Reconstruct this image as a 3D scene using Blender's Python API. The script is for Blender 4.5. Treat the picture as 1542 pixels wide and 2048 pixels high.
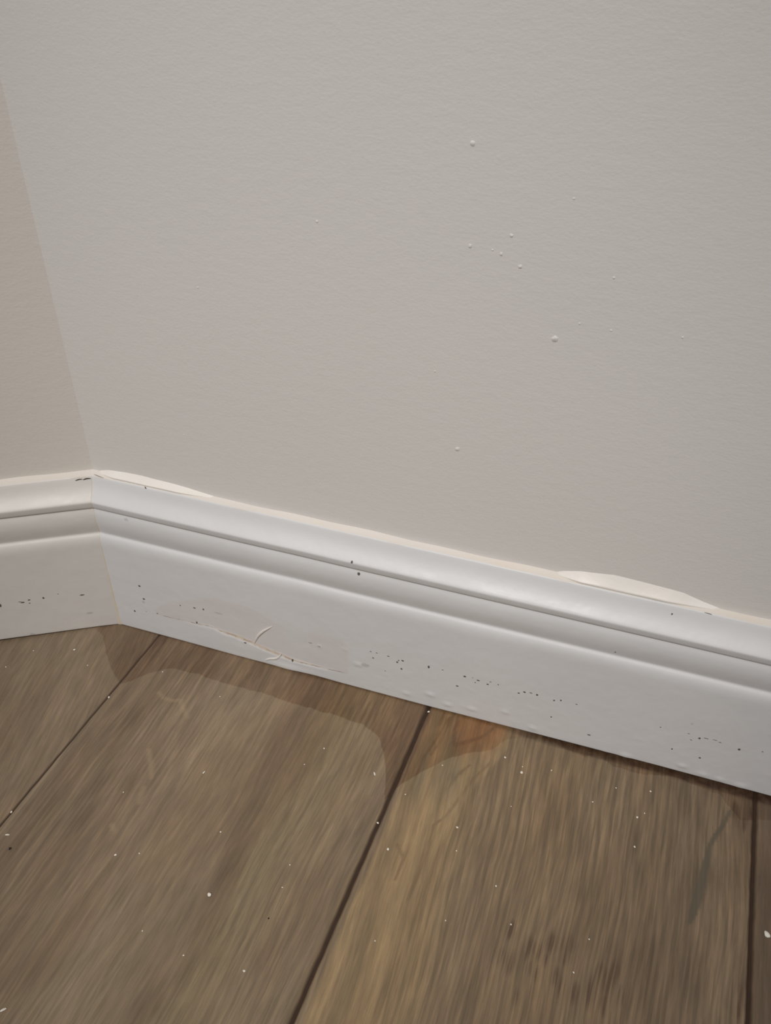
import bpy, bmesh, math, random
import numpy as np
from mathutils import Matrix, Vector
for o in list(bpy.data.objects): bpy.data.objects.remove(o)
sc = bpy.context.scene
COL = sc.collection
CAMR = [[0.951159,-0.204106,0.231596],[0.307969,0.575789,-0.757378],[0.021235,0.791712,0.610525]]
CAMC = [0.33875,-0.39717,0.47669]
CRUMBS = [(-42.6,-61.7,3),(-13.8,-50.7,5),(-51.8,-82.0,3),(4.6,-61.0,3),(36.8,-82.3,5),(112.2,-55.8,3),(60.9,-48.4,3),(131.4,-116.8,5),(89.2,-147.1,3),(161.6,-152.3,3),(30.0,-182.1,5),(37.9,-196.2,6),(108.2,-186.4,4),(121.4,-180.9,3),(200.1,-73.2,3),(192.3,-89.5,3),(239.4,-81.3,6),(252.8,-114.5,4),(211.3,-158.5,3),(173.9,-190.7,7),(147.8,-221.4,3),(176.3,-226.0,3),(211.6,-222.9,4),(100.6,-280.5,7),(212.6,-172.9,3),(274.4,-184.9,3),(259.6,-19.3,5),(319.7,-40.1,4),(280.8,-60.2,3),(332.7,-48.7,6),(332.5,-43.8,3),(351.6,-40.2,3),(301.3,-101.7,4),(304.9,-117.3,3),(264.5,-129.9,5),(330.9,-76.0,2.5),(380.9,-55.6,3),(394.5,-39.9,2.5),(416.5,-35.2,4),(409.5,-57.7,4),(413.8,-53.2,3),(409.6,-79.2,4),(332.7,-131.5,3),(309.3,-161.0,3),(345.6,-151.3,3),(389.4,-145.5,3),(383.5,-166.3,3),(486.1,-110.2,10),(263.5,-89.5,3)]
GRIT = [(45.4,-203.5,5),(212.4,-192.3,3)]
CHIPS = [(30.3,49.3,4,3),(31.8,36.4,4,3),(21.0,20.2,3,3),(31.6,23.1,1.5,1.5),(41.3,24.1,2,2),(63.3,39.6,2,2),(75.2,40.8,4,2),(82.7,41.7,3,3),(75.2,25.6,2.5,4),(115.2,18.2,4,2.5),(153.0,12.0,3,3.5),(213.9,42.8,3,1.2),(218.4,42.8,3,1.2),(215.8,36.8,3,2),(226.9,42.5,4,1.5),(233.6,38.8,3,3),(234.6,40.9,2,2),(237.5,41.7,4,2.5),(236.9,33.0,3,3),(256.3,42.2,3,4.5),(266.3,42.8,3,1.2),(282.0,41.9,4,2.5),(287.6,42.5,2,1.2),(289.7,38.6,2,1.5),(291.5,41.4,4.5,2),(298.3,39.9,3.5,2),(299.9,43.0,3,1.2),(305.3,42.3,1.5,2),(277.6,30.4,4,2),(319.8,39.2,3,2),(323.5,41.6,3.5,2.5),(327.7,42.4,4,1.3),(332.0,42.1,3,3),(343.6,41.0,2.2,2.5),(347.9,42.6,2.2,2.5),(358.3,42.7,3,1.3),(344.1,23.9,2.5,2),(371.0,15.8,4.5,2),(437.4,40.5,3,3),(462.0,39.6,3.3,3.3),(442.1,22.0,3,2.5),(424.1,23.6,2,2),(441.1,42.0,6,1),(446.5,42.5,6,1),(430.2,42.3,3,1),(412.8,41.4,2,1.3),(433.0,37.0,3,1.2),(475.1,43.0,2,1.5),(174.8,34.2,4,1.2),(449.8,41.6,4,1),(167.8,35.4,6,1),(225.0,26.5,2,1)]
BEADCHIPS = [(373.4,96.1,2,2),(199.8,121.4,3,3),(204.3,111.8,4,4),(346.6,140.4,2,2),(399.3,131.7,2,2),(30.1,111.5,8,4)]
LCHIPS = [(85.1,37.2,4,6),(69.2,37.1,6,2.5),(64.2,38.7,4,2),(64.6,35.4,2.5,1.5),(54.0,38.7,3,3.5),(26.5,36.4,7,2),(70.8,38.1,5,1),(43.1,40.7,2,1)]
LSMUDGE = [(24.4,16.8,12,4),(69.9,2.9,8,6)]
SM1T = [(3.7,138.4),(8,139.8),(12.6,141.2),(25.5,142.5),(40.8,142.7),(58.4,142),(75.7,140.9),(86.7,139.6),(96.8,138.4)]
SM2T = [(328,138.6),(332,140.5),(342.6,143.5),(362.1,146.3),(379.9,145.8),(403.3,144.2),(415.0,140.8),(425.3,138.4)]
LINE = [(41.3,24.1),(52.4,23.4),(63.2,24.3),(75.1,24.5),(88.6,25.2),(96.7,23.2),(106.9,22.4),(119.0,20.1),(131.0,16.7),(143.0,14.5),(153.0,12.6),(163.0,12.4),(174.9,12.4),(198.4,13.4)]
PATCH = [(36.2,29.3),(51.1,41.9),(94.8,60.6),(122.4,59.4),(145.2,49.3),(176.0,51.0),(194.9,48.3),(200.4,16.3)]
FLAP = [(121.7,17.8),(123.8,23.9),(125.9,28.8),(128.6,32.9),(131.7,36.6),(135.1,39.8),(138.9,43.1)]
FLAP2 = [(130.1,4.4),(134.4,7.6),(139.5,9.9),(142.5,13.2),(144.0,16.4)]
BLIST = [(241.7,8.6,8),(272.3,8.5,10),(289.6,10.5,10),(313.0,16.6,9),(333.5,7.6,9),(397.3,4.7,12),(434.0,9.6,9),(447.6,6.5,10),(458.9,6.1,9),(471.8,5.0,12),(204.6,25.9,8),(194.8,38.1,5),(259.0,14.2,10),(174.8,34.2,5)]
NIBS = [(254.3,379.7,8),(176.3,334.6,5),(277.0,340.1,6),(272.9,330.5,6),(283.2,325.7,7),(257.2,332.4,6),(303.7,360.6,4),(328.2,326.3,5),(305.2,290.7,11),(316.0,300.9,4),(331.7,299.8,4),(243.6,260.8,4),(259.9,213.7,9),(148.2,168.0,3),(102.2,288.2,4),(78.5,184.2,3),(268.5,331.9,4),(365.6,301.7,4)]
BAND = [(-13.4,-25.2),(-2.6,-30.1),(12.1,-47.2),(26.0,-60.9),(37.3,-68.7),(43.4,-63.6),(52.3,-51.8),(66.2,-42.9),(88.6,-41.9),(106.0,-43.6),(137.9,-42.6),(170.4,-44.6),(200.9,-44.1),(220.5,-46.1),(233.0,-52.3),(240.7,-64.9),(246.9,-79.6),(251.5,-97.9),(258.0,-83.9),(270.6,-67.4),(284.0,-52.3),(296.2,-44.7),(310.3,-36.9),(318.3,-24.5),(333.1,-18.1),(350.5,-17.5),(363.1,-21.0),(370.1,-21.7),(381.5,-17.8),(390.5,-23.2),(412.1,-23.4),(429.8,-18.2),(460.5,-23.1),(472.8,-38.2),(489.7,-32.4)]
ORANGE = [(297.5,-22.5,34),(307.7,-24.5,28),(291.5,-32.3,26),(285.6,-22.9,18),(312.0,-19.4,16)]
SLATE = [(466.7,-33.4,4),(462.6,-45.3,6),(457.5,-55.1,7),(454.0,-64.5,6),(452.6,-75.4,11),(450.2,-88.0,13),(447.8,-100.2,15),(445.5,-110.4,12),(443.4,-117.3,5)]
SLATE2 = [(278.0,-62.8,14),(279.6,-72.5,18),(284.1,-79.0,14),(289.6,-67.1,10),(295.0,-61.2,6)]
BLOT = [(346.2,-154.3,10),(343.4,-171.3,10),(349.2,-172.2,12),(357.0,-161.0,12),(362.6,-160.6,10),(369.9,-153.8,12),(378.2,-152.5,12),(377.9,-159.8,8),(364.8,-173.9,8),(374.2,-172.1,10),(378.8,-176.0,10),(397.5,-163.0,12),(401.9,-165.6,14),(393.4,-173.8,14),(385.7,-176.4,10),(405.3,-159.0,12),(355.5,-190.4,10),(401.8,-177.6,12),(360.2,-171.3,8),(469.8,-31.6,12),(480.6,-29.8,8),(474.3,-41.4,9),(473.6,-149.8,14),(469.6,-157.6,9),(367.5,-164.7,7),(409.0,-170.0,9)]
LIGHT = [[(68.4,-66.5,4),(74.7,-70.2,5),(81.6,-70.2,5),(86.9,-67.5,5),(91.3,-73.2,5),(99.0,-79.9,4)],[(87.3,-112.9,5),(95.2,-123.0,6),(100.5,-131.4,5)],[(99.8,-139.6,5),(100.6,-145.2,7),(102.6,-150.3,5)],[(94.8,-169.8,5),(98.8,-172.8,4)]]
VEINS = [[(280.9,-17.1,5),(282.0,-33.3,5),(284.5,-41.7,7),(290.8,-36.9,7),(300.8,-29.1,5),(306.8,-18.9,5)],[(274.7,-20.2,3),(271.6,-39.1,3),(266.6,-59.5,4),(266.4,-78.2,4),(264.9,-89.5,3)],[(277.0,-17.6,2.5),(274.9,-37.9,2.5),(271.2,-54.5,2.5)],[(311.2,-47.3,4),(302.6,-64.3,3),(296.6,-84.2,4),(292.2,-97.0,3),(287.0,-104.7,3),(287.8,-120.6,3),(286.9,-136.4,3),(285.0,-156.5,3)],[(276.5,-61.2,3),(276.5,-73.6,3),(276.1,-104.7,3),(276.0,-126.4,3),(274.4,-147.2,3)],[(271.1,-16.3,5),(270.7,-23.4,6),(270.5,-28.1,4)],[(298.4,-53.7,3),(292.3,-64.1,4),(288.8,-77.4,3)],[(269.1,-125.2,5),(274.2,-131.1,4)],[(248.7,-200.1,4),(246.9,-221.3,4),(247.5,-236.7,3)]]
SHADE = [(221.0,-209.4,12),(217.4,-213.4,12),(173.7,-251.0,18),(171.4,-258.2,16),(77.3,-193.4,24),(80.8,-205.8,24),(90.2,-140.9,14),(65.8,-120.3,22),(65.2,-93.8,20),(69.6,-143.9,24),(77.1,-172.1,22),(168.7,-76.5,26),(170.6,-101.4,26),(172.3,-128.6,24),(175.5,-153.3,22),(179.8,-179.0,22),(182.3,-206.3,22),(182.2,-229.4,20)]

# ---------------------------------------------------------------- camera, world, lamps, exposure
cd = bpy.data.cameras.new('camera'); cam = bpy.data.objects.new('camera', cd); COL.objects.link(cam)
M = Matrix([CAMR[0]+[CAMC[0]], CAMR[1]+[CAMC[1]], CAMR[2]+[CAMC[2]], [0,0,0,1]])
cam.matrix_world = M
cd.sensor_fit = 'VERTICAL'; cd.sensor_height = 36; cd.sensor_width = 27
cd.lens = 1654.42/2048*36; cd.clip_start = 0.01
sc.camera = cam
sc.view_settings.view_transform = 'Standard'; sc.view_settings.look = 'None'
sc.view_settings.gamma = 1; sc.view_settings.use_curve_mapping = False
sc.view_settings.exposure = 0.0
W = bpy.data.worlds.new('world'); sc.world = W; W.use_nodes = True
bgn = W.node_tree.nodes['Background']; bgn.inputs[0].default_value = (1.0, 0.97, 0.95, 1); bgn.inputs[1].default_value = 0.22
def area(name, loc, target, size, power, color):
    l = bpy.data.lights.new(name, 'AREA'); l.shape = 'DISK'; l.size = size; l.energy = power; l.color = color
    o = bpy.data.objects.new(name, l); COL.objects.link(o); o.location = loc
    o.rotation_euler = (Vector(target)-Vector(loc)).to_track_quat('-Z', 'Y').to_euler()
    return o
def spot(name, loc, target, angle, radius, power, color):
    l = bpy.data.lights.new(name, 'SPOT'); l.spot_size = math.radians(angle); l.spot_blend = 1.0
    l.shadow_soft_size = radius; l.energy = power; l.color = color
    o = bpy.data.objects.new(name, l); COL.objects.link(o); o.location = loc
    o.rotation_euler = (Vector(target)-Vector(loc)).to_track_quat('-Z', 'Y').to_euler()
    return o
spot('added_falloff_spot', (0.15, -1.75, 2.35), (0.20, 0, 0.11), 21, 0.14, 206, (1.0, 0.96, 0.925))  # unseen added lamp, beam narrowed so the view darkens towards its edges

# ---------------------------------------------------------------- helpers
def S(r, g, b, k=1.0):
    f = lambda c: (c/255/12.92 if c/255 <= .04045 else ((c/255+.055)/1.055)**2.4)*k
    return (f(r), f(g), f(b), 1)
class NT:
    def __init__(s, name, rough=.5, spec=.5):
        s.m = bpy.data.materials.new(name); s.m.use_nodes = True; s.t = s.m.node_tree
        s.b = s.t.nodes['Principled BSDF']; s.b.inputs['Roughness'].default_value = rough
        s.b.inputs['Specular IOR Level'].default_value = spec
    def n(s, typ, ins=None, **props):
        x = s.t.nodes.new(typ)
        for k, v in props.items(): setattr(x, k, v)
        for k, v in (ins or {}).items():
            if isinstance(v, bpy.types.NodeSocket): s.t.links.new(v, x.inputs[k])
            else: x.inputs[k].default_value = v
        return x
    def math(s, op, a, b=0.0, c=0.0, clamp=False):
        return s.n('ShaderNodeMath', {0: a, 1: b, 2: c}, operation=op, use_clamp=clamp).outputs[0]
    def vm(s, op, a, b=(0,0,0), c=(0,0,0)):
        x = s.n('ShaderNodeVectorMath', {0: a, 1: b, 2: c}, operation=op)
        return x.outputs['Value'] if op in ('LENGTH','DISTANCE') else x.outputs[0]
    def noise(s, v, scale, detail=3, rough=.5, dist=0.0):
        return s.n('ShaderNodeTexNoise', {'Vector': v, 'Scale': scale, 'Detail': detail, 'Roughness': rough, 'Distortion': dist}).outputs['Fac']
    def rng(s, v, a, b, c=0.0, d=1.0, smooth=False):
        return s.n('ShaderNodeMapRange', {0: v, 1: a, 2: b, 3: c, 4: d}, interpolation_type='SMOOTHSTEP' if smooth else 'LINEAR').outputs[0]
    def mix(s, f, a, b, mode='MIX'):
        x = s.n('ShaderNodeMix', data_type='RGBA', blend_type=mode)
        for k, v in ((0, f), (6, a), (7, b)):
            if isinstance(v, bpy.types.NodeSocket): s.t.links.new(v, x.inputs[k])
            else: x.inputs[k].default_value = v
        return x.outputs[2]
    def col(s, c): s.t.links.new(c, s.b.inputs['Base Color'])
    def bump(s, h, dist, strength=1.0, prev=None):
        i = {'Height': h, 'Distance': dist, 'Strength': strength}
        if prev is not None: i['Normal'] = prev
        return s.n('ShaderNodeBump', i).outputs[0]
    def nrm(s, nn): s.t.links.new(nn, s.b.inputs['Normal'])
    def objco(s): return s.n('ShaderNodeTexCoord').outputs['Object']
    def curve(s, v, pts, lo, hi):
        # piecewise curve of world value v (in [lo,hi]); pts = (x, y) with y in 0..1
        x = s.n('ShaderNodeFloatCurve'); cm = x.mapping; c = cm.curves[0]
        P = [((a-lo)/(hi-lo), b) for a, b in pts]
        c.points[0].location = P[0]; c.points[1].location = P[-1]
        for p in P[1:-1]: c.points.new(*p)
        cm.update()
        s.t.links.new(s.rng(v, lo, hi), x.inputs['Value'])
        return x.outputs[0]

def link(name, me, mat, parent=None):
    o = bpy.data.objects.new(name, me); COL.objects.link(o)
    if mat: me.materials.append(mat)
    if parent: o.parent = parent
    return o
def grid_mesh(name, V, close_u=False):
    # V: array (nu, nv, 3)
    nu, nv = V.shape[:2]
    me = bpy.data.meshes.new(name)
    idx = np.arange(nu*nv).reshape(nu, nv)
    q = np.stack([idx[:-1,:-1], idx[1:,:-1], idx[1:,1:], idx[:-1,1:]], -1).reshape(-1, 4)
    me.vertices.add(nu*nv); me.vertices.foreach_set('co', V.reshape(-1).astype(np.float32))
    me.loops.add(q.size); me.loops.foreach_set('vertex_index', q.reshape(-1).astype(np.int32))
    me.polygons.add(len(q)); me.polygons.foreach_set('loop_start', np.arange(0, q.size, 4, dtype=np.int32))
    me.polygons.foreach_set('loop_total', np.full(len(q), 4, dtype=np.int32))
    me.update(calc_edges=True); me.validate()
    me.polygons.foreach_set('use_smooth', np.ones(len(me.polygons), dtype=bool))
    return me
def attr(me, name, arr):
    a = me.attributes.new(name, 'FLOAT', 'POINT'); a.data.foreach_set('value', arr.reshape(-1).astype(np.float32))
def struct(o): o['kind'] = 'structure'; return o

ND = (-0.85471418, -0.51909891)    # direction of the left wall, away from the corner
NN = (0.51909891, -0.85471418)     # its normal, into the room
MIT = (1+NN[1])/NN[0]              # mitre offset per unit of thickness
ANG = math.atan2(-ND[1], -ND[0])

# ---------------------------------------------------------------- materials
def spots(T, P, lst, rx=.25e-3, jit=.0004):
    # P: position socket (x along board, 0, z); lst of (x mm, z mm, w px, h px); returns 0..1 mask
    jn = T.n('ShaderNodeTexNoise', {'Vector': P, 'Scale': 1500.0, 'Detail': 2.0}).outputs['Color']
    off = T.vm('MULTIPLY_ADD', jn, (2*jit, 0, 2*jit), (-jit, 0, -jit))
    Q = T.vm('ADD', P, off)
    cur = None
    for x, z, w, h in lst:
        sx, sz = 1/(w*rx), 1/(h*rx*1.15)
        d = T.vm('LENGTH', T.vm('MULTIPLY_ADD', Q, (sx, 0, sz), (-x*.001*sx, 0, -z*.001*sz)))
        cur = d if cur is None else T.math('MINIMUM', cur, d)
    return T.rng(cur, .75, 1.25, 1, 0, True)

def wall_mat(name, colr):
    T = NT(name, .62, .35); P = T.objco()
    big = T.noise(P, 3.0, 2)
    c = T.mix(T.rng(big, .35, .65), colr, tuple(v*.975 for v in colr[:3])+(1,))
    T.col(c)
    s1 = T.vm('MULTIPLY', P, (1, 1, 1.8))
    fine = T.noise(s1, 420, 2.5, .55); mid = T.noise(s1, 110, 2, .5)
    b = T.bump(mid, .0011, .13); b = T.bump(fine, .00045, .24, b)
    T.nrm(b); return T.m
mat_wall = wall_mat('painted_plaster', (.735, .715, .69, 1))
mat_wall_left = wall_mat('painted_plaster_cream', (.745, .705, .655, 1))

def board_mat(name, chips, soft, back):
    T = NT(name, .40, .4); P = T.objco()
    base = (.715, .72, .725, 1) if back else (.725, .705, .675, 1)
    c = T.mix(T.rng(T.noise(P, 9, 3), .35, .7), base, tuple(v*.96 for v in base[:3])+(1,))
    sep = T.n('ShaderNodeSeparateXYZ', {0: P}); X, Z = sep.outputs[0], sep.outputs[2]
    Q = T.vm('MULTIPLY', P, (1, 0, 1))
    if back:
        # bare pinkish patch left by peeled paint, with an uneven edge
        pa = T.n('ShaderNodeAttribute', attribute_name='patch').outputs['Fac']
        pm = T.rng(T.math('ADD', pa, T.rng(T.noise(P, 160, 3), 0, 1, -.35, .35)), .25, .9, 0, 1, True)
        c = T.mix(T.math('MULTIPLY', pm, .38), c, (.66, .60, .575, 1))
        # torn edge line of the paint
        pts = [(x*.001, (z-5)/30) for x, z in LINE]
        lz = T.math('MULTIPLY_ADD', T.curve(X, pts, LINE[0][0]*.001, LINE[-1][0]*.001), .030, .005)
        wob = T.rng(T.noise(P, 260, 2), 0, 1, -.0007, .0007)
        dz = T.math('ABSOLUTE', T.math('ADD', T.math('SUBTRACT', Z, lz), wob))
        wx = T.curve(X, [(.0413, .10), (.062, .12), (.075, .3), (.085, .12), (.095, .35), (.105, .9), (.13, 1.0), (.150, .75), (.165, .3), (.197, .12)], .0413, .197)
        inx = T.math('MULTIPLY', T.math('GREATER_THAN', X, .0413), T.math('LESS_THAN', X, .197))
        wide = T.math('MULTIPLY', wx, .0011)
        m = T.math('MULTIPLY', T.rng(T.math('SUBTRACT', dz, wide), -.0002, .0003, 1, 0), inx)
        c = T.mix(T.math('MULTIPLY', m, .8), c, (.58, .49, .39, 1))
        thin = T.math('MULTIPLY', T.rng(dz, .0001, .00035, .75, 0), inx)
        brk = T.rng(T.noise(P, 130, 2), .47, .56)
        c = T.mix(T.math('MULTIPLY', thin, brk), c, (.26, .19, .15, 1))
    ch = spots(T, Q, chips)
    c = T.mix(T.math('MULTIPLY', ch, .9), c, (.045, .038, .033, 1))
    if soft:
        sf = spots(T, Q, soft, .22e-3, .0016)
        c = T.mix(T.math('MULTIPLY', sf, .30), c, (.20, .18, .16, 1))
    if back:
        # row of faint rub marks along one height
        row = T.rng(T.math('ABSOLUTE', T.math('SUBTRACT', Z, .0418)), .0002, .0011, 1, 0)
        sp = T.rng(T.noise(T.vm('MULTIPLY', P, (1, 1, 1.6)), 900, 2), .66, .70)
        rg = T.rng(T.noise(T.vm('MULTIPLY', P, (1, 0, 0)), 45, 1), .50, .60)
        c = T.mix(T.math('MULTIPLY', T.math('MULTIPLY', row, sp), T.math('MULTIPLY', rg, .6)), c, (.12, .11, .10, 1))
    # grime in the mitred corner
    T.col(c)
    b1 = T.noise(P, 60, 2); b2 = T.noise(P, 420, 2)
    b = T.bump(b1, .0009, .5); b = T.bump(b2, .00012, .35, b)
    T.nrm(b); T.t.links.new(T.rng(T.noise(P, 30, 2), .3, .7, .36, .48), T.b.inputs['Roughness'])
    return T.m
mat_board = board_mat('gloss_white_board', CHIPS+BEADCHIPS[:3]+BEADCHIPS[3:5], [BEADCHIPS[5], (31,33,5,5), (210,27,14,7), (95,41.5,14,3), (430,52,3,3)], True)
lch = [(-x, z, w, h) for x, z, w, h in LCHIPS]
mat_board_left = board_mat('gloss_cream_board', lch, [(-x, z, w, h) for x, z, w, h in LSMUDGE], False)

T = NT('caulk', .55, .4); P = T.objco()
c0 = T.mix(T.rng(T.noise(P, 18, 3), .35, .65), (.76, .70, .625, 1), (.755, .715, .67, 1))
py = T.n('ShaderNodeSeparateXYZ', {0: P}).outputs[1]
c0 = T.mix(T.math('MULTIPLY', T.rng(py, -.0041, -.0047), .5), c0, (.62, .46, .33, 1)); T.col(c0)
T.nrm(T.bump(T.noise(P, 300, 2), .0004, .4)); mat_caulk = T.m
T = NT('fresh_caulk', .45, .4); P = T.objco()
T.col(T.mix(T.rng(T.noise(P, 30, 3), .35, .65), (.86, .83, .79, 1), (.84, .80, .74, 1)))
T.nrm(T.bump(T.noise(P, 250, 2), .0003, .4)); mat_smear = T.m
T = NT('old_caulk', .6, .3); P = T.objco()
T.col(T.mix(T.rng(T.noise(P, 60, 3), .35, .65), (.70, .60, .46, 1), (.72, .65, .55, 1))); mat_old = T.m
T = NT('paint_skin', .35, .5); T.b.inputs['Base Color'].default_value = (.80, .77, .74, 1); mat_skin = T.m
T = NT('crack_shadow', .8, .2); T.b.inputs['Base Color'].default_value = (.07, .055, .04, 1); mat_crack = T.m
T = NT('paint_dust', .7, .3); P = T.objco(); T.b.inputs['Base Color'].default_value = (.84, .80, .72, 1); mat_crumb = T.m
T = NT('dark_grit', .7, .3); T.b.inputs['Base Color'].default_value = (.03, .022, .018, 1); mat_grit = T.m

# wood
def wood():
    T = NT('worn_oak_board', .5, .35)
    P = T.objco(); A = lambda n: T.n('ShaderNodeAttribute', attribute_name=n).outputs['Fac']
    U, V, pl = A('u'), A('v'), A('plank')
    wl = T.n('ShaderNodeCombineXYZ', {0: T.math('MULTIPLY', U, 14.0), 1: T.math('MULTIPLY', V, 7.0), 2: pl}).outputs[0]
    warp = T.rng(T.noise(wl, 1.0, 2), 0, 1, -.005, .005)
    Uw = T.math('ADD', U, T.math('ADD', warp, A('warp')))
    def co(us, vs, off):
        return T.n('ShaderNodeCombineXYZ', {0: T.math('MULTIPLY', Uw, us), 1: T.math('MULTIPLY', V, vs), 2: T.math('MULTIPLY_ADD', pl, 7.3, off)}).outputs[0]
    # colour across the boards; right-hand stops also carry some painted light falloff
    r = T.n('ShaderNodeValToRGB'); cr = r.color_ramp
    K = RK
    stops = [(-.20,112,98,80),(-.05,114,100,82),(.03,119,105,87),(.041,110,93,75),(.07,114,98,79),(.10,122,107,88),(.15,123,108,87),(.178,111,95,76),(.20,122,108,84),
             (.235,122,105,83),(.256,113,98,79),(.263,122,102,76),(.280,129,109,81),(.297,126,106,78),(.315,117,99,77),(.36,116,98,75),(.41,113,96,75),(.445,106,90,72),(.468,117,99,78),(.481,108,90,71),(.488,90,76,62),(.60,90,76,62)]
    lo, hi = -.2, .6
    while len(cr.elements) < len(stops): cr.elements.new(.5)
    for e, s in zip(cr.elements, stops):
        e.position = (s[0]-lo)/(hi-lo)
    for e, s in zip(cr.elements, stops): e.color = S(s[1], s[2], s[3], K)
    T.t.links.new(T.rng(Uw, lo, hi), r.inputs[0])
    c = r.outputs[0]
    # broad patches
    p1 = T.noise(co(22, 5, 0), 1, 3, .55)
    c = T.mix(T.rng(p1, .40, .68, 0, .45), c, T.mix(1, c, S(196, 172, 150), 'MULTIPLY'))
    p2 = T.noise(co(40, 6, 11), 1, 3, .6)
    c = T.mix(T.rng(p2, .52, .72, 0, .4), c, T.mix(1, c, (1.20, 1.14, 1.02, 1), 'MULTIPLY'))
    # reddish tinge here and there
    p3 = T.noise(co(16, 4, 23), 1, 2, .5)
    c = T.mix(T.rng(p3, .52, .70, 0, .3), c, T.mix(1, c, (1.06, .88, .82, 1), 'MULTIPLY'))
    # smooth straw-coloured sapwood along the left side of the third board, with a soft-edged limit
    gd = T.math('ADD', A('gold'), T.rng(T.noise(co(90, 14, 31), 1, 3), 0, 1, -3.5, 3.5))
    gm = T.math('MULTIPLY', T.rng(gd, -1.2, 1.6, 0, 1, True), T.math('GREATER_THAN', A('gold'), -9.0))
    gs = T.noise(co(75, 5, 37), 1, 3, .55)
    gcol = T.mix(T.rng(gs, .38, .62), S(112, 94, 68, K), S(143, 120, 87, K))
    gcol = T.mix(T.rng(T.noise(co(60, 9, 41), 1, 2), .56, .66, 0, .6), gcol, S(104, 94, 74, K))
    c = T.mix(T.math('MULTIPLY', gm, .85), c, gcol)
    # painted own-colour marks
    orange = A('orange'); veins = A('vein'); slate = A('slate'); blot = A('blot'); light = A('light'); shade = A('shade'); rib = A('rib')
    c = T.mix(T.math('MULTIPLY', orange, .75), c, S(130, 96, 64, K))
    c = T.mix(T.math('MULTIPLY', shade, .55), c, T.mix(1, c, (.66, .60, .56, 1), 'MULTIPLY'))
    # medium streaks
    s1 = T.noise(co(150, 15, 3), 1, 4, .6)
    k1 = T.rng(s1, .36, .66, .88, 1.11)
    s2 = T.noise(co(420, 32, 5), 1, 3, .6)
    k2 = T.rng(s2, .34, .68, .84, 1.15)
    # ribbed open grain
    s3 = T.noise(co(400, 18, 8), 1, 2.5, .5, .3)
    k3 = T.rng(s3, .38, .62, .68, 1.16)
    rib = T.math('MULTIPLY', rib, T.rng(gm, 0, 1, 1, .12))
    k3 = T.n('ShaderNodeMix', {0: rib, 2: 1.0, 3: k3}, data_type='FLOAT').outputs[0]
    s4 = T.noise(co(1300, 60, 9), 1, 2, .6)
    k4 = T.rng(s4, .35, .7, .90, 1.10)
    s5 = T.noise(co(70, 32, 15), 1, 4, .6); k5 = T.rng(s5, .32, .68, .90, 1.10)
    kk = T.math('MULTIPLY', T.math('MULTIPLY', T.math('MULTIPLY', k1, k2), k5), T.math('MULTIPLY', k3, k4))
    c = T.mix(1, c, T.n('ShaderNodeCombineColor', {0: kk, 1: kk, 2: kk}).outputs[0], 'MULTIPLY')
    c = T.mix(T.math('MULTIPLY', T.math('MULTIPLY', T.math('POWER', veins, 1.5), T.rng(s2, .36, .6, .15, 1)), .55), c, S(92, 64, 40, K*.75))
    c = T.mix(T.math('MULTIPLY', blot, T.rng(s3, .40, .56, .85, .12)), c, S(72, 48, 33, K*.75))
    c = T.mix(T.math('MULTIPLY', slate, .85), c, S(80, 74, 62, K*.72))
    # film of dust over the floor, wiped off along the skirting in a band with a hard edge
    bd = A('band')
    bn = T.math('ADD', bd, T.rng(T.noise(P, 120, 4, .6), 0, 1, -2.6, 2.6))
    bm = T.rng(bn, -.5, .9, 0, 1, True)
    fr = T.math('MULTIPLY', bm, A('wet'))
    wet = T.mix(1, c, (.79, .71, .67, 1), 'MULTIPLY')
    dusty = T.mix(.14, c, S(136, 124, 106, K))
    c = T.mix(fr, dusty, wet)
    c = T.mix(T.math('MULTIPLY', light, .25), c, S(156, 136, 108, K))
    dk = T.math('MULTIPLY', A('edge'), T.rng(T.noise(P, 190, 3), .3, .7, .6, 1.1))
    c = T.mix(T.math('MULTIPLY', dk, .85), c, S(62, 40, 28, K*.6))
    g = A('groove')
    c = T.mix(g, c, S(66, 50, 39, K*.72))
    T.col(c)
    b = T.bump(s2, .0004, .35); b = T.bump(s4, .00015, .3, b); T.nrm(b)
    T.t.links.new(T.rng(fr, 0, 1, .55, .42), T.b.inputs['Roughness'])
    return T.m
RK = 1.40
mat_wood = wood()

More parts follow.
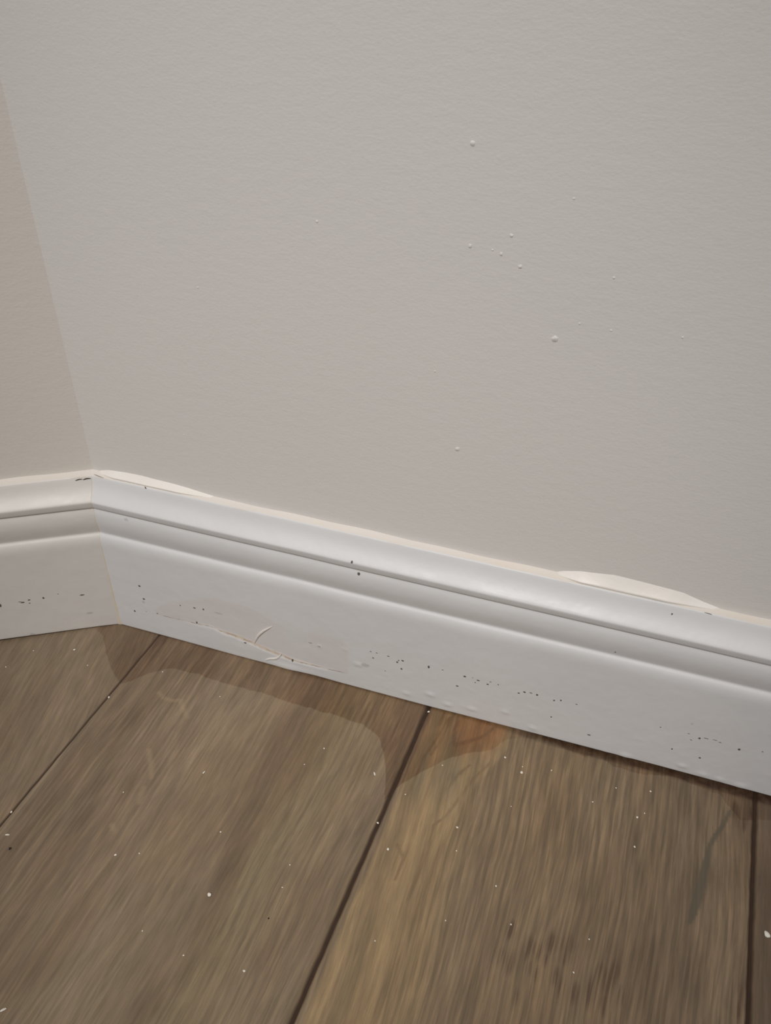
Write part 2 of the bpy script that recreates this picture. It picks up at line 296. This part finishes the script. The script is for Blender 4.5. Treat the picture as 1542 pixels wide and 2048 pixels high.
# ---------------------------------------------------------------- floor
SE = .0553
seams = [-.400, -.181, .039, .2585, .4830, .706, .930]
def floor():
    us = []
    fineu = lambda a, b, st: list(np.arange(a, b, st))
    us += fineu(-.17, .60, .00125)
    us += list(np.linspace(-.75, -.18, 24)) + list(np.linspace(.61, 1.35, 30))
    us = [u for u in us if all(abs(u-s) > .0028 for s in seams)]
    for s in seams: us += [s+d for d in (-.0026, -.0019, -.0013, -.0006, 0, .0006, .0013, .0019, .0026)]
    us = np.array(sorted(us))
    vs = np.concatenate([np.linspace(.58, 0.0, 4)[:-1]*-1, np.arange(0, .31, .0015), np.linspace(.32, 1.3, 40)])  # v = -y
    Ug, Vg = np.meshgrid(us, vs, indexing='ij')
    Y = -Vg; X = Ug + SE*(Y+.018)
    Z = np.zeros_like(X); G = np.zeros_like(X)
    depth = {.039: .0010, .2585: .0018, .4830: .0022}
    width = {.039: .0010, .2585: .0019, .4830: .0020}
    rs = np.random.RandomState(3)
    for s in seams:
        dp = depth.get(s, .0018); w = width.get(s, .0018)
        wob = .00010*np.sin(Vg*210+s*40) + .00007*np.sin(Vg*520+1+s*11)
        d = np.abs(Ug-s-wob)
        Z = np.minimum(Z, -dp*np.clip(1-d/w, 0, 1)**.8)
        G = np.maximum(G, np.clip(1.35-d/w*1.15, 0, 1))
    # gentle unevenness of the boards
    Z += .00012*np.sin(Ug*90)*np.sin(Vg*33)
    me = grid_mesh('floor', np.stack([X, Y, Z], -1)[:, ::-1])
    f = lambda a: a[:, ::-1]
    attr(me, 'u', f(Ug)); attr(me, 'v', f(Vg)); attr(me, 'groove', f(G))
    pl = np.zeros_like(Ug)
    for i, s in enumerate(seams): pl = np.where(Ug > s, (i+1)*1.37, pl)
    attr(me, 'plank', f(pl))
    Xm, Ym = X*1000, Y*1000
    bx = [p[0] for p in BAND]; by = [p[1] for p in BAND]
    bx = [-14.5]+bx+[520]; by = [-6]+by+[-26]
    yb = np.interp(Xm, bx, by)
    attr(me, 'band', f(np.clip(Ym-yb, -20, 20)))
    wetw = np.interp(Xm, [-60, -20, -8, 250, 262, 300, 330, 350, 420, 470, 520], [0, 0, .75, 1, 1, .9, .3, .75, .8, .6, .5])
    attr(me, 'wet', f(wetw))
    # stained strip under the skirting on the right, with gap shadow painted in
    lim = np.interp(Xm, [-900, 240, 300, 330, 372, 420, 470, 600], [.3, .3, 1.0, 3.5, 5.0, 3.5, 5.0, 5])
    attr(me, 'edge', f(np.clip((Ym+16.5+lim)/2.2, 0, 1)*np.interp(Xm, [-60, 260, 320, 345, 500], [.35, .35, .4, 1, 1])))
    def blobs(lst, rk=.2, soft=.5):
        a = np.zeros_like(X)
        for x, y, s in lst:
            r = s*rk*1.9
            dy = (Ym-y)/(r*1.9); dx = (Xm-x-SE*(Ym-y))/(r*.8)
            d = np.sqrt(dx*dx+dy*dy)
            a = np.maximum(a, np.clip((1.25-d)/soft, 0, 1))
        return a
    def strokes(pts, k=.20, soft=.45):
        a = np.zeros_like(X)
        for (x0, y0, s0), (x1, y1, s1) in zip(pts[:-1], pts[1:]):
            dx, dy = x1-x0, y1-y0; L = dx*dx+dy*dy+1e-9
            t = np.clip(((Xm-x0)*dx+(Ym-y0)*dy)/L, 0, 1)
            d = np.hypot(Xm-x0-t*dx, Ym-y0-t*dy); r = np.maximum((s0+(s1-s0)*t)*k, .5)
            a = np.maximum(a, np.clip(1+(r-d)/(soft*2), 0, 1))
        return a
    uR = np.interp(Vg*1000, [0, 16, 31, 60, 87, 131, 166, 240, 320], [312, 320, 321, 312, 304, 299, 298, 296, 294])
    gold = np.where((Ug > .2585) & (Ug < .483), np.clip(uR-Ug*1000, -8, 8), -12)
    gold = np.minimum(gold, np.clip((Ug*1000-263), -8, 8)+np.where(Ug < .2585, -12, 0))
    attr(me, 'gold', f(gold))
    attr(me, 'orange', f(blobs(ORANGE, .2, .9)))
    attr(me, 'slate', f(np.maximum(strokes(SLATE, .17, .35), .35*blobs(SLATE2, .2, 1.0))))
    attr(me, 'blot', f(blobs(BLOT, .17, .7)))
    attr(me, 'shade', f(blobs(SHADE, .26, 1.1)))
    lm = np.zeros_like(X)
    for q in LIGHT: lm = np.maximum(lm, strokes(q, .2, .5))
    attr(me, 'light', f(lm))
    vm = np.zeros_like(X)
    for q in VEINS: vm = np.maximum(vm, strokes(q, .19, .4))
    attr(me, 'vein', f(vm))
    rib = np.interp(Ug, [-.2, .0, .045, .06, .12, .16, .19, .22, .2585, .262, .30, .325, .48, .485, .6], [.1, .1, .5, .7, .35, .1, .3, .6, .5, .5, .6, .9, 1.15, .3, .3])
    attr(me, 'rib', f(rib))
    # the grain swings towards the right edge of the third board
    wp = np.where((Ug > .2585) & (Ug < .483), -.10*np.clip(Vg, 0, .3)*np.clip((.40-Ug)/.14, 0, 1), 0)
    wp += np.where((Ug > .039) & (Ug < .2585), -.06*np.clip(Vg, 0, .3)*np.clip((.2-Ug)/.16, 0, 1), 0)
    wp += np.where(Ug < .039, -.25*np.clip(Vg, 0, .3), 0)
    attr(me, 'warp', f(wp))
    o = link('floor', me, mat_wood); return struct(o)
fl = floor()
# flip normals up if needed
me = fl.data
if me.polygons[0].normal.z < 0: me.flip_normals()

# ---------------------------------------------------------------- walls
H = 2.5
def prism(name, poly, z0, z1, mat):
    bm = bmesh.new()
    lo = [bm.verts.new((x, y, z0)) for x, y in poly]; hi = [bm.verts.new((x, y, z1)) for x, y in poly]
    n = len(poly)
    for i in range(n): bm.faces.new((lo[i], lo[(i+1) % n], hi[(i+1) % n], hi[i]))
    bm.faces.new(lo[::-1]); bm.faces.new(hi)
    bmesh.ops.recalc_face_normals(bm, faces=bm.faces)
    me = bpy.data.meshes.new(name); bm.to_mesh(me); bm.free()
    return link(name, me, mat)
TH = .1; LB = 1.25; LL = .62
cb = (-TH*MIT, TH)
wb = struct(prism('wall_back', [(0,0), (LB,0), (LB,TH), cb], -.01, H, mat_wall))
le = (ND[0]*LL, ND[1]*LL)
wl = struct(prism('wall_left', [(0,0), cb, (le[0]-NN[0]*TH, le[1]-NN[1]*TH), le], -.01, H, mat_wall_left))

def dome(name, r, h, seed, mat):
    rs = random.Random(seed); bm = bmesh.new(); rings = 5; seg = 12
    rr = [1+.22*rs.uniform(-1, 1) for _ in range(seg)]
    top = bm.verts.new((0, -h, 0)); prev = None; lx, lz = rs.uniform(-.25, .25), rs.uniform(-.25, .25)
    for k in range(1, rings+1):
        f = k/rings; hh = -h*math.cos(f*math.pi/2)**1.0 + .00005*(f == 1)
        ring = [bm.verts.new((r*f*rr[i]*math.cos(2*math.pi*i/seg)+r*lx*(1-f), hh, r*f*rr[i]*math.sin(2*math.pi*i/seg)+r*lz*(1-f))) for i in range(seg)]
        for i in range(seg):
            j = (i+1) % seg
            if prev: bm.faces.new((prev[i], prev[j], ring[j], ring[i]))
            else: bm.faces.new((top, ring[j], ring[i]))
        prev = ring
    bmesh.ops.recalc_face_normals(bm, faces=bm.faces)
    for f in bm.faces: f.smooth = True
    me = bpy.data.meshes.new(name); bm.to_mesh(me); bm.free()
    if sum(p.normal.y for p in me.polygons) > 0: me.flip_normals()
    return me
for i, (x, z, s) in enumerate(NIBS):
    o = link('paint_nib', dome('paint_nib', s*.00018, s*.00006, i, mat_wall), mat_wall, wb)
    o.location = (x*.001, 0, z*.001)

# ---------------------------------------------------------------- skirting boards
PROF = [(0,136.5),(3.5,136.7),(4.5,136.8),(4.8,136.6),(5.1,136.1),(5.5,135.2),(6.1,133.6),(6.9,131.6),(7.9,129.5),(9.2,127.5),(10.8,125.5),(12.4,123.8),(13.8,122.3),(14.7,121.3),(15.0,120.7),(14.98,120.0),
        (14.75,118.6),(14.45,117.2),(14.2,116.0),(13.9,115.3),(13.3,114.8),(13.0,114.3),(13.1,113.7),(13.5,112.7),(14.1,111.0),(14.5,108.5),(14.7,105.5),(14.6,102.5),(14.1,99.0),(13.4,95.8),(12.7,93.2),
        (12.4,92.0),(12.7,91.2),(13.5,90.5),(14.3,89.3),(14.9,87.6),(15.3,85.4),(15.5,82.8)]
zz = 80.0
while zz > 2.2: PROF.append((15.5, zz)); zz -= 1.6
PROF += [(15.5, 1.0), (15.45, .25), (15.2, 0), (12.0, 0), (2.0, 0), (0, 0)]
PT = np.array([p[0] for p in PROF])*.001; PZ = np.array([p[1] for p in PROF])*.001
def board_mesh(name, length, fine, gapf, dispf=None):
    ss = np.concatenate([np.arange(0, fine, .0013), np.linspace(fine, length, 30)])
    Sg, Tg = np.meshgrid(ss, PT, indexing='ij'); Zg = np.broadcast_to(PZ, Sg.shape).copy()
    Tf = Tg.copy()
    S0 = Tg*MIT*np.clip(1-Sg/.015, 0, 1)
    g = gapf(Sg)
    Zg = g + Zg*(1-g/.1365)
    if dispf is not None:
        Tf = Tf + dispf(Sg, Zg)*np.clip((Tg-.014)/.001, 0, 1)*(Zg < .086)
    return ss, Sg+S0, Tf, Zg
def tri(x, pts): return np.interp(x, [p[0] for p in pts], [p[1] for p in pts])
def disp_back(s, z):
    x = s*1000; Z = z*1000; d = np.zeros_like(x)
    rs = np.random.RandomState(5)
    for bx, bz, r in BLIST:
        rx = r*.30; rz = r*.15
        d += .0008*np.exp(-((x-bx)/rx)**2-((Z-bz)/rz)**2)
    for _ in range(70):          # faint blistering along the lower part
        bx = rs.uniform(200, 520); bz = rs.uniform(3, 30); rx = rs.uniform(1.5, 4); rz = rs.uniform(.9, 2)
        d += rs.uniform(.00004, .00014)*np.exp(-((x-bx)/rx)**2-((Z-bz)/rz)**2)
    # paint skin standing off below the torn line
    lz = np.interp(x, [p[0] for p in LINE], [p[1] for p in LINE])
    w = np.clip((x-60)/45, 0, 1)*np.clip((192-x)/30, 0, 1)
    below = np.clip((lz-.2-Z)/.8, 0, 1)
    d += .0009*w*below*np.clip(.4+.6*Z/12, 0, 1)
    d += .0011*np.exp(-((x-150)/14)**2-((Z-3)/3.5)**2)
    # shallow recess where paint came away
    up = np.clip((Z-lz)/.6, 0, 1)*np.clip((lz+30-Z)/10, 0, 1)
    d -= .00018*w*up
    return d
def gap_back(s):
    x = s*1000
    g = np.interp(x, [0, 60, 120, 148, 158, 172, 190, 260, 330, 420, 560, 1300], [.4, .4, .5, 1.3, 2.0, 1.6, .8, 1.0, 2.2, 3.2, 2.6, 2.6])
    return g*.001
ss, a, t, z = board_mesh('b', LB-.002, .60, gap_back, disp_back)
me = grid_mesh('baseboard_back', np.stack([a, -t, z], -1))
lzv = np.interp(a*1000, [p[0] for p in LINE], [p[1] for p in LINE])
ptop = np.interp(a*1000, [p[0] for p in PATCH[:-1]], [p[1] for p in PATCH[:-1]])
xm, zm = a*1000, z*1000
pt = np.clip((xm-33)/10, 0, 1)*np.clip((198-xm)/2.5, 0, 1)*np.clip((ptop-zm)/6, 0, 1)*np.clip((zm-lzv+.5)/1.0, 0, 1)
# sound paint still sits on the middle of the patch
pt *= 1-.75*np.exp(-((xm-158)/12)**2-((zm-38)/12)**2)
attr(me, 'patch', pt)
if me.polygons[len(me.polygons)//2].normal.y > 0: me.flip_normals()
bb = struct(link('baseboard_back', me, mat_board))

ss, a, t, z = board_mesh('l', LL-.002, .16, lambda s: np.interp(s, [0, .02, .09, 1], [.0004, .0012, .0022, .0024]))
me = grid_mesh('baseboard_left', np.stack([-a, -t, z], -1))
if me.polygons[len(me.polygons)//2].normal.y > 0: me.flip_normals()
bl = struct(link('baseboard_left', me, mat_board_left)); bl.rotation_euler = (0, 0, ANG)

# caulk fillet between board top and wall
def fillet(name, length, parent, mat, sgn, hump):
    ss = np.concatenate([np.arange(.0, .56, .002), np.linspace(.56, length, 20)])
    n = 9; V = np.zeros((len(ss), n, 3))
    rs = np.random.RandomState(8)
    for i, s in enumerate(ss):
        w = .0047+.0002*math.sin(s*60+1)+.00015*math.sin(s*173)
        top = .0018+.0004*math.sin(s*41)+.0003*math.sin(s*120+2) + hump(s)
        for k in range(n):
            f = k/(n-1)
            tt = w*f; zc = .1368+top*(1-f)**1.6
            if k == 0: tt = -.0003
            if k == n-1: zc = .1364
            s2 = s + max(tt, 0)*MIT*max(0, 1-s/.015)
            V[i, k] = (sgn*s2, -tt, zc)
    me = grid_mesh(name, V)
    if sum(p.normal.z for p in me.polygons) < 0: me.flip_normals()
    return link(name, me, mat, parent)
cb1 = fillet('caulk_bead', LB-.002, bb, mat_caulk, 1, lambda s: 0)
cb2 = fillet('caulk_bead', LL-.002, bl, mat_caulk, -1, lambda s: 0)

# thick smears of caulk standing above the joint
def smear(name, top, tmax, seed):
    x0, x1 = top[0][0], top[-1][0]; N = 90; n = 16
    V = np.zeros((N, n, 3))
    for i in range(N):
        f = i/(N-1); x = x0+(x1-x0)*f
        zt = np.interp(x, [p[0] for p in top], [p[1] for p in top])
        e = min(1, 6*f*1.0)*min(1, 3.2*(1-f)); e = e**.6
        zt = max(zt, 138.4)
        tb = tmax*e + .1; zb = 137.3+1.1*e
        for k in range(n):
            g = k/(n-1)
            if g <= .75:      # sloping face, slightly hollow, from the wall out to the lip
                h = g/.75
                tt = -.15+(tb+.15)*h; zc = zt+(zb-zt)*h - .35*e*math.sin(math.pi*h)*(zt-zb)/6
                zc += .10*e*math.sin(x*.21+h*2)
            else:             # lip turning under, back to the joint
                h = (g-.75)/.25
                tt = tb - 1.0*e*h; zc = zb-(zb-136.7)*math.sin(h*math.pi/2)
            V[i, k] = (x*.001, -tt*.001, zc*.001)
    me = grid_mesh(name, V)
    if sum(p.normal.z for p in me.polygons) < 0: me.flip_normals()
    return link(name, me, mat_smear, cb1)
smear('caulk_smear', SM1T, 4.3, 1)
smear('caulk_smear', SM2T, 4.6, 2)

# old filler in the mitre of the two boards
def corner_filler():
    pts = []
    zs = np.concatenate([np.linspace(0.0004, .082, 34), PZ[(PZ > .083)][::-1]])
    tt = np.interp(zs, PZ[::-1][4:], PT[::-1][4:])
    n = 7; V = np.zeros((len(zs), n, 3))
    bis = np.array([MIT, -1.0]); bis /= np.linalg.norm(bis)
    for i, (zc, t0) in enumerate(zip(zs, tt)):
        base = np.array([t0*MIT, -t0])
        w = np.interp(zc, [0, .01, .05, .083, .14], [.0016, .0011, .0006, .0004, .00035]) * (1+.25*math.sin(zc*400))
        for k in range(n):
            f = k/(n-1)*2-1
            if f < 0: q = base + np.array(ND)*w*(-f) + np.array(NN)*.00012*(1-abs(f)**2) - np.array(NN)*.00006
            else: q = base + np.array([1, 0])*w*f + np.array([0, -1])*(.00012*(1-f*f)-.00006)
            q = q + bis*.00025*(1-abs(f))
            V[i, k] = (q[0], q[1], zc)
    me = grid_mesh('corner_filler', V)
    if sum(p.normal.y for p in me.polygons) > 0: me.flip_normals()
    return link('corner_filler', me, mat_old, bb)
corner_filler()

def ribbon(name, pts, mat, parent, r0, r1, lift=0, sgn=1):
    # tapered little tube along pts (x, t, z) in metres, flattened
    N = len(pts); seg = 8; V = np.zeros((N, seg+1, 3))
    P = [np.array((sgn*p[0], -p[1], p[2])) for p in pts]
    for i in range(N):
        tg = P[min(i+1, N-1)]-P[max(i-1, 0)]; tg /= np.linalg.norm(tg)+1e-9
        a = np.array((0, -1, 0)); b = np.cross(tg, a); b /= np.linalg.norm(b)+1e-9
        f = i/(N-1); r = (r0+(r1-r0)*math.sin(math.pi*min(1, max(0, f)))**.7)
        for k in range(seg+1):
            th = 2*math.pi*k/seg
            V[i, k] = P[i]+b*math.cos(th)*r+a*math.sin(th)*r*.5
    return link(name, grid_mesh(name, V), mat, parent)
def smooth(pts, m=8):
    out = []
    for i in range(len(pts)-1):
        p0 = np.array(pts[max(i-1, 0)], float); p1 = np.array(pts[i], float); p2 = np.array(pts[i+1], float); p3 = np.array(pts[min(i+2, len(pts)-1)], float)
        for k in range(m):
            t = k/m
            out.append(.5*((2*p1)+(-p0+p2)*t+(2*p0-5*p1+4*p2-p3)*t*t+(-p0+3*p1-3*p2+p3)*t**3))
    out.append(np.array(pts[-1], float)); return out
ribbon('paint_flap', [(x*.001, .0156+.0006*math.sin(i/6*3.1), z*.001) for i, (x, z) in enumerate(smooth(FLAP, 1))], mat_skin, bb, .0002, .0011)
ribbon('paint_flap', smooth([(x*.001, .0165, z*.001) for x, z in FLAP2], 6), mat_skin, bb, .0002, .0010)
# open hairline crack at the top of the left board, and a nick in the back joint
ribbon('hairline_crack', smooth([(.0125, .0062, .1350), (.0100, .0060, .1355), (.0076, .0060, .1354)], 5), mat_crack, bl, .00005, .00034, sgn=-1)
ribbon('hairline_crack', smooth([(.0074, .0063, .1350), (.0046, .0060, .1355), (.0018, .0061, .1353)], 5), mat_crack, bl, .00005, .00042, sgn=-1)
ribbon('hairline_crack', smooth([(.0440, .0046, .1374), (.0446, .0050, .1368), (.0452, .0053, .1363)], 4), mat_crack, bb, .00015, .00045)
ribbon('hairline_crack', smooth([(.0030, .0040, .1379), (.0065, .0044, .1375), (.0115, .0048, .1370)], 5), mat_crack, bb, .00003, .00022)
ribbon('hairline_crack', smooth([(.4165, .0049, .1368), (.4190, .0050, .1368), (.4210, .0051, .1366)], 4), mat_crack, bb, .00004, .00022)

# ---------------------------------------------------------------- specks lying on the floor
def crumb_mesh(seed, elong):
    rs = random.Random(seed); bm = bmesh.new(); bmesh.ops.create_icosphere(bm, subdivisions=2, radius=1)
    a = [Vector((rs.uniform(-1, 1), rs.uniform(-1, 1), rs.uniform(-1, 1))).normalized() for _ in range(7)]
    for v in bm.verts:
        k = 1
        for q in a: k -= .22*max(0, v.co.normalized().dot(q)-.55)/.45
        v.co = v.co*k*(1+rs.uniform(-.05, .05)); v.co.x *= elong; v.co.z *= .62
    zmin = min(v.co.z for v in bm.verts)
    for v in bm.verts: v.co.z -= zmin
    me = bpy.data.meshes.new('paint_crumb'); bm.to_mesh(me); bm.free(); me.materials.append(mat_crumb); return me
CM = [crumb_mesh(i, e) for i, e in enumerate((1.0, 1.15, 1.3, .95, 1.1, 2.2))]
BIG = {
 1: 'off-white paint crumb on the left floorboard, near the foot of the left skirting',
 4: 'white paint crumb sitting on the floorboard seam nearest the corner, at its upper end',
 7: 'small upright off-white flake alone in the middle of the wide left-hand floorboard',
 10: 'white crumb on the floorboard seam near the left edge of the floor',
 11: 'elongated white crumb at the left edge, just above the black speck of grit',
 16: 'curved white sliver beside the middle seam, inside the rounded corner of the wiped band',
 19: 'largest white crumb on the left-hand wide floorboard, low in the middle of the board',
 23: 'long thin white sliver at the bottom left of the floor',
 26: 'white crumb at the top of the middle seam, tight under the back skirting',
 29: 'largest white crumb near the back skirting, right of the orange knot patch',
 34: 'white crumb on the right lip of the middle floorboard seam, beside the tan streak',
 47: 'biggest white paint crumb, on the dark floorboard at the far right',
}
def region(x, y):
    u = (x-SE*(y+18))/1
    if u < 39: return ('tiny off-white paint speck on the floorboard left of the corner seam', 'specks on the left floorboard')
    if u < 258.5:
        if y > -100: return ('tiny off-white paint speck on the wide left-hand board, half nearer the skirting', 'specks on the upper half of the wide board')
        return ('tiny off-white paint speck on the wide left-hand board, half farther from the skirting', 'specks on the lower half of the wide board')
    if y > -70: return ('tiny off-white paint speck on the right-hand board, close to the back skirting', 'specks on the right-hand board by the skirting')
    return ('tiny off-white paint speck on the right-hand board, well away from the skirting', 'specks on the right-hand board away from the skirting')
rs = random.Random(11)
first = None
for i, (x, y, s) in enumerate(CRUMBS):
    el = i in (7, 11, 16, 23)
    me = CM[5] if el else CM[i % 5]
    if first is None:
        o = bpy.data.objects.new('paint_crumb', me); first = o
    else:
        o = first.copy(); o.data = me
    COL.objects.link(o)
    r = s*.000175 if not el else s*.00012
    o.scale = (r, r, r); o.rotation_euler = (0, 0, {7: 1.3, 11: .3, 16: -1.0, 23: .8}.get(i, rs.uniform(0, 6)))
    u = x*.001-SE*(y*.001+.018)
    z = -.0001
    for q, w, dp in ((.039, .0010, .0010), (.2585, .0019, .0018), (.483, .0020, .0022)):
        if abs(u-q) < w: z = -dp*.35
    o.location = (x*.001, y*.001, z)
    o['category'] = 'paint crumb'
    if i in BIG: o['label'] = BIG[i]; o['group'] = 'larger paint crumbs on the floor'
    else: o['label'], o['group'] = region(x, y)
for i, (x, y, s) in enumerate(GRIT):
    me = crumb_mesh(50+i, 1.1); me.materials.clear(); me.materials.append(mat_grit); me.name = 'grit_speck'
    o = bpy.data.objects.new('grit_speck', me); COL.objects.link(o)
    r = s*.00018; o.scale = (r, r, r); o.location = (x*.001, y*.001, -.0001)
    o['category'] = 'grit'; o['group'] = 'dark grit on the floor'
    o['label'] = ['round black speck of grit at the left edge, below an elongated white crumb',
                  'tiny dark speck of grit low on the wide left-hand floorboard'][i]
